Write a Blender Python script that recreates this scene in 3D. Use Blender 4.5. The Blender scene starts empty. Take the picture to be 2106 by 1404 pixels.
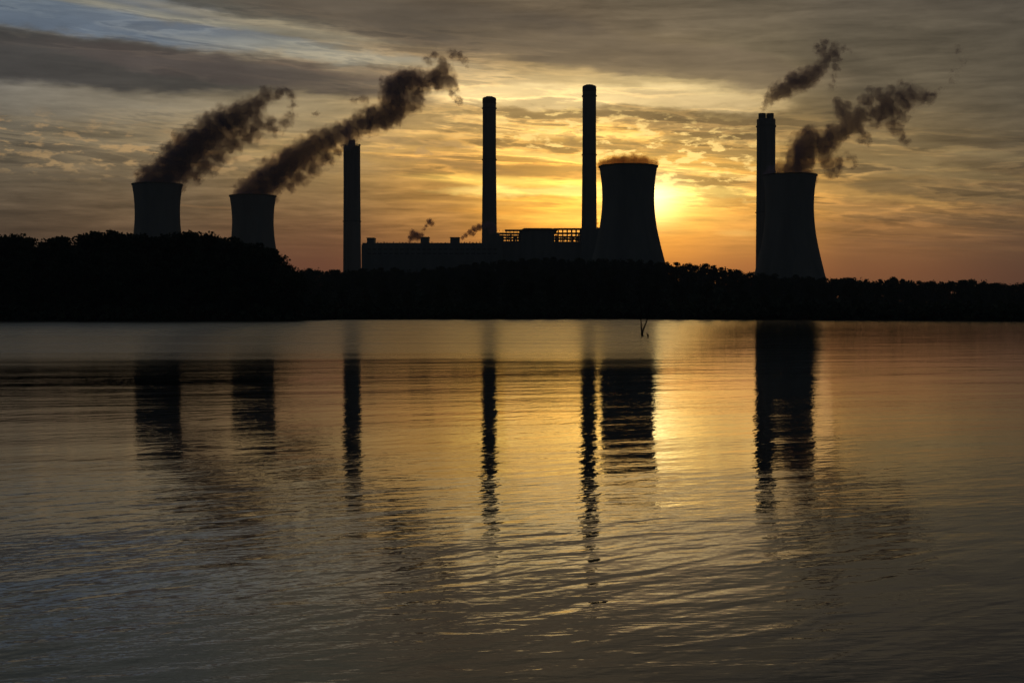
import bpy, bmesh, math, random
import numpy as np
from mathutils import Vector, Matrix, noise as mnoise

scene = bpy.context.scene
COL = scene.collection
PI = math.pi
F = 2925.0          # focal length in photo pixels
CX, HY = 1053.0, 640.0   # column of the optical axis, row of the horizon
CAMZ = 2.5

# ------------------------------------------------------------------ camera
cd = bpy.data.cameras.new('camera')
cam = bpy.data.objects.new('camera', cd); COL.objects.link(cam)
cam.location = (0, 0, CAMZ)
cam.rotation_euler = (math.radians(90) - math.atan((702 - HY) / F), 0, 0)
cd.sensor_width = 36; cd.lens = 50; cd.clip_start = 0.1; cd.clip_end = 80000
scene.camera = cam

scene.render.engine = 'CYCLES'
scene.view_settings.view_transform = 'Standard'
scene.view_settings.look = 'None'
scene.view_settings.exposure = 0.14
scene.view_settings.gamma = 1.0
scene.cycles.volume_bounces = 1
scene.cycles.sample_clamp_indirect = 6.0

def lin(c):
    out = []
    for v in c:
        v = v / 255.0
        out.append(v / 12.92 if v <= 0.04045 else ((v + 0.055) / 1.055) ** 2.4)
    return out

def az(px): return math.atan((px - CX) / F)
def el(py, px=CX): return math.atan((HY - py) / math.hypot(F, px - CX))

# ------------------------------------------------------------------ node helper
class NT:
    def __init__(s, tree):
        s.t = tree; s.n = tree.nodes; s.l = tree.links
    def put(s, sock, v):
        if isinstance(v, bpy.types.NodeSocket): s.l.new(v, sock)
        elif v is not None:
            try: sock.default_value = v
            except Exception: sock.default_value = tuple(v) + (1.0,)
    def m(s, op, a, b=None, c=None, clamp=False):
        n = s.n.new('ShaderNodeMath'); n.operation = op; n.use_clamp = clamp
        s.put(n.inputs[0], a); s.put(n.inputs[1], b); s.put(n.inputs[2], c)
        return n.outputs[0]
    def v(s, op, a, b=None, scale=None):
        n = s.n.new('ShaderNodeVectorMath'); n.operation = op
        s.put(n.inputs[0], a); s.put(n.inputs[1], b)
        if scale is not None: s.put(n.inputs['Scale'], scale)
        return n.outputs['Value'] if op in ('DOT_PRODUCT', 'LENGTH', 'DISTANCE') else n.outputs[0]
    def xyz(s, x, y, z=0.0):
        n = s.n.new('ShaderNodeCombineXYZ'); s.put(n.inputs[0], x); s.put(n.inputs[1], y); s.put(n.inputs[2], z)
        return n.outputs[0]
    def sep(s, v):
        n = s.n.new('ShaderNodeSeparateXYZ'); s.put(n.inputs[0], v); return n.outputs
    def noise(s, vec, scale, detail=3, rough=0.5, dist=0.0, out='Fac'):
        n = s.n.new('ShaderNodeTexNoise'); s.put(n.inputs['Vector'], vec)
        n.inputs['Scale'].default_value = scale; n.inputs['Detail'].default_value = detail
        n.inputs['Roughness'].default_value = rough; n.inputs['Distortion'].default_value = dist
        return n.outputs[out]
    def smooth(s, x, a, b, lo=0.0, hi=1.0):
        n = s.n.new('ShaderNodeMapRange'); n.interpolation_type = 'SMOOTHSTEP'
        s.put(n.inputs[0], x); n.inputs[1].default_value = a; n.inputs[2].default_value = b
        n.inputs[3].default_value = lo; n.inputs[4].default_value = hi
        return n.outputs[0]
    def mix(s, f, a, b, blend='MIX'):
        n = s.n.new('ShaderNodeMix'); n.data_type = 'RGBA'; n.blend_type = blend
        s.put(n.inputs[0], f); s.put(n.inputs[6], a); s.put(n.inputs[7], b)
        return n.outputs[2]
    def ramp(s, x, stops):
        n = s.n.new('ShaderNodeValToRGB'); s.put(n.inputs[0], x)
        cr = n.color_ramp; cr.interpolation = 'B_SPLINE' if False else 'EASE'
        cr.interpolation = 'LINEAR'
        while len(cr.elements) < len(stops): cr.elements.new(0.5)
        for e, (p, c) in zip(cr.elements, stops):
            e.position = p; e.color = tuple(c) + (1.0,)
        return n.outputs[0]

# ------------------------------------------------------------------ sky (world)
SUN_AZ, SUN_EL = az(1372), el(412)
world = bpy.data.worlds.new('World'); scene.world = world
world.use_nodes = True
W = NT(world.node_tree)
for n in list(W.n): W.n.remove(n)
tc = W.n.new('ShaderNodeTexCoord')
d = W.v('NORMALIZE', tc.outputs['Generated'])
dx, dy, dz = W.sep(d)
AZ = W.m('ARCTAN2', dx, dy)
ELV = W.m('ARCSINE', W.m('MAXIMUM', dz, 0.0005))
# U, V: angles counted in photo-pixel sized steps (1/F rad); a coordinate on the celestial sphere
U0 = W.m('MULTIPLY_ADD', AZ, F, CX)
V0 = W.m('MULTIPLY_ADD', ELV, -F, HY)
def ang(px, py): return (az(px) * F + CX, HY - el(py, px) * F)

# perspective cloud-deck coordinates
inv = W.m('DIVIDE', 1.0, W.m('MAXIMUM', W.m('ADD', dz, 0.035), 0.02))
P = W.xyz(W.m('MULTIPLY', dx, inv), W.m('MULTIPLY', dy, inv), 0.0)
# streaks lean a little: rotate the deck
uv = W.xyz(W.m('MULTIPLY', U0, 0.001), W.m('MULTIPLY', V0, 0.001), 0.0)
# warp of the band edges
wn = W.noise(W.v('MULTIPLY', uv, (3.2, 11.0, 1.0)), 1.0, 4, 0.58, out='Color')
wx, wy, wz = W.sep(W.v('SUBTRACT', wn, (0.5, 0.5, 0.5)))
wn2 = W.noise(W.v('MULTIPLY', uv, (14.0, 45.0, 1.0)), 1.0, 4, 0.6, out='Color')
wx2, wy2, wz2 = W.sep(W.v('SUBTRACT', wn2, (0.5, 0.5, 0.5)))
U = W.m('ADD', U0, W.m('ADD', W.m('MULTIPLY', wx, 260.0), W.m('MULTIPLY', wx2, 95.0)))
V = W.m('ADD', V0, W.m('ADD', W.m('MULTIPLY', wy, 54.0), W.m('MULTIPLY', wy2, 30.0)))
UV = W.xyz(U, V, 0.0)

# vertical colour profiles at several azimuths (row -> colour), blended by azimuth
VMIN, VMAX = 660.0, -1100.0
def vp(py): return (VMIN - py) / (VMIN - VMAX)
PROFILES = [
 (-60,  [(640,(70,50,42)),(560,(80,60,46)),(470,(88,74,56)),(400,(98,86,66)),(300,(112,104,82)),(200,(112,108,92)),(100,(96,97,88)),(0,(92,94,84)),(-200,(80,86,84)),(-600,(54,60,62)),(-1100,(26,31,36))]),
 (300,  [(640,(88,60,48)),(540,(100,74,54)),(450,(108,88,62)),(380,(118,102,74)),(300,(136,122,90)),(215,(142,132,104)),(120,(118,114,98)),(40,(108,112,108)),(-150,(92,96,90)),(-600,(60,66,66)),(-1100,(27,32,36))]),
 (650,  [(640,(100,62,46)),(545,(112,74,52)),(470,(124,92,60)),(400,(140,114,74)),(320,(166,142,92)),(230,(168,150,108)),(130,(142,132,106)),(50,(110,104,86)),(-150,(98,96,82)),(-600,(66,68,64)),(-1100,(28,33,36))]),
 (900,  [(640,(120,72,46)),(540,(146,96,56)),(470,(162,118,66)),(400,(178,138,76)),(330,(196,158,88)),(250,(202,172,110)),(170,(180,156,110)),(90,(122,106,82)),(-150,(104,96,78)),(-600,(70,69,60)),(-1100,(29,33,36))]),
 (1150, [(640,(170,100,40)),(540,(210,132,52)),(470,(240,168,66)),(410,(252,196,84)),(340,(228,182,90)),(270,(214,178,102)),(200,(236,208,142)),(130,(160,138,96)),(70,(112,98,76)),(-150,(104,95,76)),(-600,(72,69,60)),(-1100,(30,33,36))]),
 (1350, [(640,(180,104,44)),(545,(206,132,60)),(490,(236,160,62)),(440,(255,206,96)),(400,(255,236,150)),(340,(214,172,90)),(270,(204,168,92)),(205,(238,212,146)),(140,(140,122,88)),(70,(110,98,76)),(-150,(100,92,76)),(-600,(68,66,59)),(-1100,(30,33,36))]),
 (1540, [(640,(150,90,48)),(545,(182,118,62)),(480,(206,146,70)),(410,(214,164,80)),(340,(182,148,80)),(260,(152,130,84)),(200,(176,156,112)),(130,(120,108,82)),(60,(104,94,74)),(-150,(92,86,73)),(-600,(62,62,57)),(-1100,(29,32,36))]),
 (1780, [(640,(118,76,50)),(560,(136,90,56)),(500,(148,106,64)),(430,(160,124,72)),(360,(150,126,80)),(290,(130,112,76)),(200,(108,98,76)),(100,(100,92,74)),(0,(90,83,70)),(-200,(70,68,61)),(-600,(48,51,50)),(-1100,(27,31,35))]),
 (2160, [(640,(92,62,46)),(570,(98,68,50)),(500,(106,80,56)),(420,(116,94,64)),(340,(110,96,70)),(240,(98,90,72)),(120,(86,80,66)),(0,(78,73,64)),(-200,(60,60,56)),(-600,(44,47,48)),(-1100,(26,30,34))]),
]
vfac = W.m('DIVIDE', W.m('SUBTRACT', VMIN, W.m('ADD', V0, W.m('MULTIPLY', wy, 26.0))), VMIN - VMAX, clamp=True)
base = None; prev = None
for px, prof in PROFILES:
    r = W.ramp(vfac, [(max(0, min(1, vp(py))), lin(c)) for py, c in prof])
    ux = az(px) * F + CX
    if base is None: base = r
    else: base = W.mix(W.smooth(U0, prev, ux), base, r)
    prev = ux

# sun glow behind thin cloud, around the hidden sun
def gauss(px, py, rx, ry, deg=0.0, coord=None, pw=1.0):
    """elliptical lobe on the celestial sphere, 1 in the middle"""
    u, v = ang(px, py)
    t = math.radians(deg)
    c_, s_ = math.cos(t), math.sin(t)
    co = coord if coord is not None else UV
    q = W.v('SUBTRACT', co, (u, v, 0.0))
    a = W.v('DOT_PRODUCT', q, (c_ / rx, s_ / rx, 0.0))
    b = W.v('DOT_PRODUCT', q, (-s_ / ry, c_ / ry, 0.0))
    r2 = W.m('MULTIPLY_ADD', a, a, W.m('MULTIPLY', b, b))
    if pw != 1.0: r2 = W.m('POWER', r2, pw)
    return W.m('EXPONENT', W.m('MULTIPLY', r2, -1.0))
UVr = W.xyz(U0, V0, 0.0)

col = base
# fine altocumulus / streak texture in cloud-deck perspective
deck = W.v('MULTIPLY', P, (1.0, 1.0, 1.0))
n1 = W.noise(deck, 1.35, 6, 0.62, 0.35)
n2 = W.noise(W.v('ADD', deck, (7.3, 2.1, 3.0)), 4.2, 5, 0.62, 0.6)
tex = W.m('ADD', W.m('MULTIPLY', W.m('SUBTRACT', n1, 0.5), 1.35), W.m('MULTIPLY', W.m('SUBTRACT', n2, 0.5), 0.65))
lowfade = W.smooth(V0, 560, 440)
n3 = W.noise(W.v('MULTIPLY', uv, (5.0, 60.0, 1.0)), 1.0, 5, 0.65, 0.4)
tex = W.m('ADD', tex, W.m('MULTIPLY', W.m('SUBTRACT', n3, 0.5), 0.8))
tex = W.m('MULTIPLY', tex, lowfade)
col = W.v('SCALE', col, scale=W.m('MAXIMUM', W.m('MULTIPLY_ADD', tex, 0.62, 1.0), 0.35))

# cloud bands: (px, py, rx, ry, tilt, colour, amount, exponent)
BANDS = [
 # blue-grey clear gap and its pale rims, upper left
 (150, 42, 330, 24, 5, (98,112,120), 0.85, 1.5),
 (420, 70, 230, 16, 6, (104,114,118), 0.6, 1.3),
 (230, 18, 330, 6, 6, (140,138,116), 0.6, 1.0),
 (560, 52, 240, 7, 7, (152,144,116), 0.55, 1.0),
 (640, 108, 250, 14, 5, (150,150,132), 0.6, 1.0),
 (760, 122, 130, 7, 4, (170,164,138), 0.5, 1.0),
 # dark grey bank, left
 (110, 125, 430, 44, 4, (66,64,57), 0.93, 2.0),
 (520, 152, 330, 26, 5, (86,78,68), 0.85, 1.8),
 (760, 150, 170, 14, 4, (110,96,78), 0.6, 1.4),
 # dark top bank
 (560, 12, 420, 26, 6, (78,76,66), 0.85, 1.6),
 (900, 50, 330, 40, 6, (100,90,74), 0.8, 1.6),
 # pale sheet under the bank
 (150, 215, 260, 22, 2, (134,128,106), 0.5, 1.2),
 (480, 235, 260, 26, 2, (156,144,112), 0.35, 1.2),
 # centre: cream bright sheet
 (1010, 165, 150, 20, 8, (214,190,136), 0.65, 1.2),
 (1220, 203, 300, 21, 3, (252,226,160), 0.85, 1.6),
 (1440, 214, 150, 12, 3, (222,196,140), 0.6, 1.3),
 # grey-brown cloud over it
 (1330, 120, 330, 32, 8, (122,108,84), 0.8, 1.8),
 (1470, 165, 200, 12, 6, (136,120,90), 0.6, 1.5),
 # broken bands between the stacks and to the right
 (1110, 238, 150, 13, 5, (158,134,84), 0.75, 1.5),
 (1350, 246, 150, 17, 5, (156,132,86), 0.8, 1.6),
 (1500, 262, 150, 30, 5, (146,124,82), 0.75, 1.6),
 (1130, 300, 160, 10, 3, (168,140,84), 0.7, 1.4),
 (1400, 306, 210, 13, 3, (160,134,82), 0.85, 1.5),
 (1420, 372, 180, 17, 4, (162,130,78), 0.8, 1.7),
 (1110, 350, 160, 17, 2, (168,132,72), 0.85, 2.0),
 (900, 338, 180, 13, 3, (146,120,78), 0.6, 1.5),
 (820, 292, 130, 7, 3, (142,122,84), 0.6, 1.3),
 (960, 262, 110, 6, 4, (170,146,98), 0.5, 1.3),
 (560, 345, 260, 12, 2, (128,110,78), 0.4, 1.4),
 # glowing edges
 (1210, 330, 190, 7, 6, (255,222,130), 0.7, 1.1),
 (1360, 344, 190, 5, 7, (255,226,140), 0.65, 1.0),
 (1290, 280, 220, 5, 4, (246,212,132), 0.6, 1.0),
 (1130, 276, 170, 5, 4, (242,206,126), 0.6, 1.0),
 (1100, 374, 190, 8, 2, (255,226,120), 0.8, 1.2),
 (1240, 396, 260, 13, 1, (255,236,146), 0.75, 1.4),
 (880, 326, 190, 2.6, 3.2, (226,180,98), 0.75, 1.0),
 (1450, 392, 100, 7, 3, (255,226,130), 0.6, 1.2),
 (1130, 436, 150, 7, 1, (236,172,72), 0.5, 1.2),
 (990, 417, 120, 3, 1, (226,176,92), 0.5, 1.0),
 (1180, 448, 110, 8, 0, (255,216,100), 0.5, 1.2),
 # right
 (1760, 395, 160, 10, 9, (204,162,92), 0.65, 1.2),
 (1850, 340, 200, 14, 8, (150,130,88), 0.45, 1.3),
 (1900, 300, 200, 8, 10, (148,130,90), 0.45, 1.2),
 (1760, 348, 110, 8, 3, (128,110,76), 0.6, 1.5),
 (1950, 395, 180, 15, 6, (112,96,66), 0.6, 1.6),
 (1840, 430, 200, 8, 5, (172,132,78), 0.5, 1.2),
 (1800, 468, 170, 6, 4, (172,126,74), 0.5, 1.2),
 (1980, 455, 160, 10, 4, (112,90,62), 0.4, 1.5),
 (1530, 478, 40, 6, 2, (232,182,98), 0.6, 1.2),
 (2010, 508, 170, 5, 4, (128,94,62), 0.5, 1.2),
 # left low streaks
 (500, 430, 170, 2.2, 2, (150,116,76), 0.45, 1.0),
 (130, 372, 200, 10, 0, (104,92,70), 0.4, 1.4),
]
UVs = W.xyz(W.m('ADD', U0, W.m('MULTIPLY', wx, 120.0)), W.m('ADD', V0, W.m('MULTIPLY', wy, 16.0)), 0.0)
for (px, py, rx, ry, deg, c, amt, pw) in BANDS:
    u_, v_ = ang(px, py); ks = 1.75 if pw <= 1.2 else 1.5
    mp = W.n.new('ShaderNodeMapping'); mp.vector_type = 'TEXTURE'
    mp.inputs['Location'].default_value = (u_, v_, 0); mp.inputs['Rotation'].default_value = (0, 0, math.radians(deg))
    mp.inputs['Scale'].default_value = (rx * ks, ry * ks, 1)
    W.l.new(UVs if ry < 9 else UV, mp.inputs['Vector'])
    gt = W.n.new('ShaderNodeTexGradient'); gt.gradient_type = 'SPHERICAL'; W.l.new(mp.outputs[0], gt.inputs[0])
    g = W.smooth(gt.outputs['Fac'], 0.0, 0.8 if pw <= 1.2 else (0.55 if pw < 1.6 else 0.45), 0.0, amt)
    col = W.mix(g, col, tuple(lin(c)) + (1.0,))

# broken stratus: crisp streaks, grey-brown bodies and lit rims
sv_ = W.v('ADD', W.v('MULTIPLY', W.xyz(W.m('MULTIPLY', U0, 0.001), W.m('MULTIPLY_ADD', U0, -0.00006, W.m('MULTIPLY', V0, 0.001)), 0.0), (3.0, 30.0, 1.0)), (3.1, 7.7, 0.0))
st = W.noise(sv_, 1.0, 7, 0.6, 0.35)
body = W.smooth(st, 0.515, 0.585)
rimm = W.m('MULTIPLY', W.smooth(st, 0.455, 0.515), W.smooth(st, 0.56, 0.515))
zone = W.m('ADD', gauss(1260, 320, 520, 120, 4, UVr, 2.0), W.m('ADD', W.m('MULTIPLY', gauss(260, 290, 480, 70, 0, UVr, 2.0), 0.5), W.m('MULTIPLY', gauss(1900, 370, 420, 120, 6, UVr, 2.0), 0.55)))
zone = W.m('ADD', zone, W.m('MULTIPLY', gauss(500, 90, 800, 80, 5, UVr, 2.0), 0.45))
zone = W.m('MINIMUM', zone, 1.0)
col = W.mix(W.m('MULTIPLY', W.m('MULTIPLY', body, zone), 0.75), col, W.v('MULTIPLY', col, (0.54, 0.53, 0.55)))
col = W.mix(W.m('MULTIPLY', W.m('MULTIPLY', rimm, zone), 0.8), col, W.v('MULTIPLY', col, (1.75, 1.62, 1.40)))
# small bright flecks (left middle and right of the sun)
fl = W.noise(W.v('MULTIPLY', uv, (20.0, 58.0, 1.0)), 1.0, 5, 0.6, 0.15)
flm = W.smooth(fl, 0.51, 0.62)
reg = W.m('ADD', gauss(110, 300, 360, 55, 3, UVr, 2.0), W.m('ADD', gauss(520, 320, 260, 40, 0, UVr, 2.0), gauss(860, 305, 160, 22, 0, UVr, 2.0)))
col = W.mix(W.m('MULTIPLY', W.m('MULTIPLY', flm, reg), 0.8, clamp=True), col, tuple(lin((180,150,100))) + (1.0,))
reg2 = W.m('ADD', gauss(1430, 350, 190, 60, 6, UVr, 2.0), gauss(1250, 280, 300, 50, 4, UVr, 2.0))
col = W.mix(W.m('MULTIPLY', W.m('MULTIPLY', flm, reg2), 0.95, clamp=True), col, tuple(lin((255,224,142))) + (1.0,))
dkm = W.smooth(fl, 0.47, 0.36)
reg3 = gauss(1180, 270, 380, 55, 4, UVr, 2.0)
col = W.mix(W.m('MULTIPLY', W.m('MULTIPLY', dkm, reg3), 0.55, clamp=True), col, tuple(lin((150,126,80))) + (1.0,))

col = W.v('SCALE', col, scale=W.m('MULTIPLY_ADD', tex, 0.55, 1.0))
col = W.v('MULTIPLY', col, (1.22, 1.17, 1.20))
boost = gauss(1250, 400, 480, 130, 0, UVr)
col = W.mix(boost, col, W.v('MULTIPLY', col, (1.36, 1.20, 0.90)))
mid = gauss(930, 270, 420, 100, 0, UVr)
col = W.mix(mid, col, W.v('MULTIPLY', col, (1.26, 1.22, 1.16)))
cool = gauss(60, 150, 560, 200, 0, UVr)
col = W.mix(cool, col, W.v('MULTIPLY', col, (1.0, 1.02, 1.16)))
# glow of the veiled sun
g1 = gauss(1338, 410, 52, 40, 0, UVr)
g2 = gauss(1320, 420, 220, 90, 0, UVr)
col = W.v('ADD', col, W.v('SCALE', (1.0, 0.86, 0.46), scale=W.m('MULTIPLY', g1, 1.6)))
col = W.v('ADD', col, W.v('SCALE', (0.42, 0.26, 0.06), scale=W.m('MULTIPLY', g2, 1.3)))

# rest of the dome: dim dawn sky from the physical model, seen away from the glow
sky = W.n.new('ShaderNodeTexSky'); sky.sky_type = 'NISHITA'; sky.sun_disc = False
sky.sun_elevation = SUN_EL; sky.sun_rotation = SUN_AZ; sky.dust_density = 3.0
dome = W.v('SCALE', sky.outputs[0], scale=0.0055)
dome = W.v('ADD', dome, (0.004, 0.0062, 0.0085))
away = W.m('MAXIMUM', W.smooth(W.m('ABSOLUTE', AZ), 0.5, 1.5), W.smooth(ELV, 0.42, 0.85))
bg = W.n.new('ShaderNodeBackground'); W.put(bg.inputs[0], col); bg.inputs[1].default_value = 1.0
bg2 = W.n.new('ShaderNodeBackground'); W.put(bg2.inputs[0], dome); bg2.inputs[1].default_value = 1.0
ms = W.n.new('ShaderNodeMixShader'); W.put(ms.inputs[0], away); W.l.new(bg.outputs[0], ms.inputs[1]); W.l.new(bg2.outputs[0], ms.inputs[2])
wo = W.n.new('ShaderNodeOutputWorld'); W.l.new(ms.outputs[0], wo.inputs[0])
world.cycles.sampling_method = 'MANUAL'; world.cycles.sample_map_resolution = 256

# ------------------------------------------------------------------ sun (veiled by cloud)
sd = bpy.data.lights.new('sun', 'SUN'); sd.energy = 0.010; sd.angle = math.radians(13.0); sd.color = (1.0, 0.62, 0.28)
so = bpy.data.objects.new('sun', sd); COL.objects.link(so)
sv = Vector((math.sin(SUN_AZ) * math.cos(SUN_EL), math.cos(SUN_AZ) * math.cos(SUN_EL), math.sin(SUN_EL)))
so.rotation_euler = sv.to_track_quat('Z', 'Y').to_euler()
so.location = (300, 1000, 400)

# ------------------------------------------------------------------ object helpers
def setp(o, label=None, cat=None, group=None, kind=None):
    if label: o['label'] = label
    if cat: o['category'] = cat
    if group: o['group'] = group
    if kind: o['kind'] = kind
    return o
def empty(name, loc, label, cat, group=None):
    o = bpy.data.objects.new(name, None); COL.objects.link(o); o.location = loc
    return setp(o, label, cat, group)
def link_mesh(name, me, mat, parent=None):
    o = bpy.data.objects.new(name, me); COL.objects.link(o)
    if mat and not me.materials: me.materials.append(mat)
    if parent: o.parent = parent
    return o
def bm_obj(name, bm, mat, parent=None, smooth=False):
    me = bpy.data.meshes.new(name); bmesh.ops.recalc_face_normals(bm, faces=bm.faces)
    bm.to_mesh(me); bm.free()
    if smooth: me.shade_smooth()
    return link_mesh(name, me, mat, parent)
def box(bm, x0, x1, y0, y1, z0, z1):
    vs = [bm.verts.new((x, y, z)) for x in (x0, x1) for y in (y0, y1) for z in (z0, z1)]
    for f in ((0,1,3,2),(4,6,7,5),(0,4,5,1),(2,3,7,6),(0,2,6,4),(1,5,7,3)):
        bm.faces.new([vs[i] for i in f])
def tube(bm, pts, rads, seg=8):
    rings = []
    for i, p in enumerate(pts):
        p = Vector(p)
        t = (Vector(pts[min(i+1, len(pts)-1)]) - Vector(pts[max(i-1, 0)])).normalized()
        q = t.to_track_quat('Z', 'Y')
        rings.append([bm.verts.new(p + q @ Vector((rads[i]*math.cos(2*PI*k/seg), rads[i]*math.sin(2*PI*k/seg), 0))) for k in range(seg)])
    for a, b in zip(rings, rings[1:]):
        for k in range(seg): bm.faces.new((a[k], a[(k+1)%seg], b[(k+1)%seg], b[k]))
    bm.faces.new(rings[0][::-1]); bm.faces.new(rings[-1])
def lathe(bm, prof, seg=96, cx=0, cy=0, closed=False):
    rings = [[bm.verts.new((cx + r*math.cos(2*PI*k/seg), cy + r*math.sin(2*PI*k/seg), z)) for k in range(seg)] for r, z in prof]
    pairs = list(zip(rings, rings[1:]))
    if closed: pairs.append((rings[-1], rings[0]))
    for a, b in pairs:
        for k in range(seg): bm.faces.new((a[k], a[(k+1)%seg], b[(k+1)%seg], b[k]))
    if not closed:
        bm.faces.new(rings[0][::-1]); bm.faces.new(rings[-1])
def X(px, D): return (px - CX) / F * D
def Z(py, D): return CAMZ + (HY - py) / F * D

# ------------------------------------------------------------------ materials
def new_mat(name):
    m = bpy.data.materials.new(name); m.use_nodes = True
    t = NT(m.node_tree)
    for n in list(t.n): t.n.remove(n)
    o = t.n.new('ShaderNodeOutputMaterial')
    return m, t, o
def surf_mat(name, c1, c2, scale, rough=0.85, stretch=(1, 1, 1), bump=0.0, metal=0.0):
    m, t, o = new_mat(name)
    tcn = t.n.new('ShaderNodeTexCoord')
    v = t.v('MULTIPLY', tcn.outputs['Object'], stretch)
    f = t.noise(v, scale, 6, 0.6)
    c = t.mix(t.smooth(f, 0.35, 0.65), tuple(c1) + (1,), tuple(c2) + (1,))
    b = t.n.new('ShaderNodeBsdfPrincipled'); t.put(b.inputs['Base Color'], c)
    b.inputs['Roughness'].default_value = rough; b.inputs['Metallic'].default_value = metal
    b.inputs['Specular IOR Level'].default_value = 0.25
    if bump:
        bn = t.n.new('ShaderNodeBump'); bn.inputs['Distance'].default_value = bump; t.put(bn.inputs['Height'], f)
        t.l.new(bn.outputs[0], b.inputs['Normal'])
    t.l.new(b.outputs[0], o.inputs[0])
    return m
M_conc = surf_mat('weathered_concrete', (0.25,0.25,0.25), (0.36,0.355,0.34), 0.06, 0.9, (1, 1, 0.12), 0.05)
M_conc2 = surf_mat('stack_concrete', (0.22,0.21,0.20), (0.33,0.32,0.31), 0.08, 0.9, (1, 1, 0.05), 0.05)
M_dark = surf_mat('sooty_concrete', (0.07,0.065,0.06), (0.12,0.11,0.10), 0.2, 0.9)
M_steel = surf_mat('painted_steel', (0.10,0.11,0.12), (0.17,0.17,0.17), 0.4, 0.6, metal=0.3)
M_clad = surf_mat('metal_cladding', (0.20,0.21,0.22), (0.28,0.29,0.30), 0.12, 0.6, (1, 1, 0.1))
M_louv = surf_mat('dark_louvres', (0.05,0.05,0.055), (0.08,0.08,0.085), 0.5, 0.7)
M_bark = surf_mat('bark', (0.04,0.03,0.022), (0.08,0.06,0.045), 2.0, 0.95, (1, 1, 0.2))
M_leaf = surf_mat('leaves', (0.045,0.065,0.04), (0.09,0.12,0.07), 0.35, 0.8)
M_needle = surf_mat('needles', (0.04,0.06,0.04), (0.08,0.10,0.06), 0.5, 0.8)
M_ground = surf_mat('ground', (0.035,0.04,0.02), (0.07,0.06,0.04), 0.03, 0.95)
M_dead = surf_mat('wet_dead_wood', (0.03,0.025,0.02), (0.06,0.05,0.04), 6.0, 0.8)

# water
mw, t, o = new_mat('lake_water')
tcn = t.n.new('ShaderNodeTexCoord'); pos = tcn.outputs['Object']
px_, py_, pz_ = t.sep(pos)
def rot(deg, sx, sy):
    a = math.radians(deg)
    return t.xyz(t.m('MULTIPLY', t.v('DOT_PRODUCT', pos, (math.cos(a), math.sin(a), 0)), sx),
                 t.m('MULTIPLY', t.v('DOT_PRODUCT', pos, (-math.sin(a), math.cos(a), 0)), sy), 0)
dist = t.v('LENGTH', pos)
h1 = t.noise(rot(38, 0.75, 2.1), 1.0, 2, 0.5, 0.3)          # long ripples, crests run away to the right
h2 = t.noise(rot(8, 1.6, 5.2), 1.0, 3, 0.55, 0.4)           # short cross ripples
h3 = t.noise(rot(-20, 8.0, 9.0), 1.0, 2, 0.5, 0.3)         # capillaries
h0 = t.noise(rot(20, 0.10, 0.28), 1.0, 2, 0.5)              # slow heave
patch = t.noise(rot(12, 0.045, 0.16), 1.0, 3, 0.55)         # where the breeze touches
pch = t.smooth(patch, 0.38, 0.62, 0.45, 1.35)
near = t.smooth(dist, 30.0, 9.0)
hh = t.m('MULTIPLY', h1, t.m('MULTIPLY_ADD', near, 0.0085, 0.0052))
hh = t.m('ADD', hh, t.m('MULTIPLY', h2, t.m('MULTIPLY', pch, t.m('MULTIPLY_ADD', near, 0.0014, 0.0026))))
hh = t.m('ADD', hh, t.m('MULTIPLY', h3, t.m('MULTIPLY', pch, t.m('MULTIPLY_ADD', near, -0.0003, 0.0011))))
hh = t.m('ADD', hh, t.m('MULTIPLY', h0, 0.03))
h4 = t.noise(rot(10, 0.30, 1.9), 1.0, 1, 0.5, 0.2)          # long low wavelets almost parallel to the shore
hh = t.m('ADD', hh, t.m('MULTIPLY', h4, t.m('MULTIPLY', pch, 0.0034)))
h5 = t.noise(rot(-18, 4.2, 1.3), 1.0, 2, 0.5, 0.2)          # cross chop that jags the edges of reflections
hh = t.m('ADD', hh, t.m('MULTIPLY', h5, 0.0034))
bn = t.n.new('ShaderNodeBump'); bn.inputs['Distance'].default_value = 1.0; bn.inputs['Strength'].default_value = 1.0
t.put(bn.inputs['Height'], hh)
# the ruffled strip of water before the far shore (calmer to the right)
edge = t.m('ADD', dist, t.m('MULTIPLY', t.m('SUBTRACT', t.noise(rot(0, 0.02, 0.06), 1.0, 3, 0.6), 0.5), 46.0))
bear = t.m('DIVIDE', px_, t.m('MAXIMUM', py_, 1.0))
side = t.smooth(bear, 0.17, 0.075)
lines = t.smooth(t.noise(rot(1, 0.012, 0.14), 1.0, 3, 0.6), 0.35, 0.65, 0.75, 1.12)
ruf = t.m('MULTIPLY', lines, t.m('MULTIPLY', t.smooth(edge, 50.0, 100.0), side))
rough = t.m('MULTIPLY_ADD', ruf, 0.20, t.smooth(dist, 20.0, 400.0, 0.03, 0.10))
b = t.n.new('ShaderNodeBsdfPrincipled'); b.inputs['Base Color'].default_value = (0.006, 0.009, 0.008, 1)
b.inputs['IOR'].default_value = 1.5; t.put(b.inputs['Roughness'], rough)
t.l.new(bn.outputs[0], b.inputs['Normal']); t.l.new(b.outputs[0], o.inputs[0])
M_water = mw

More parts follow.
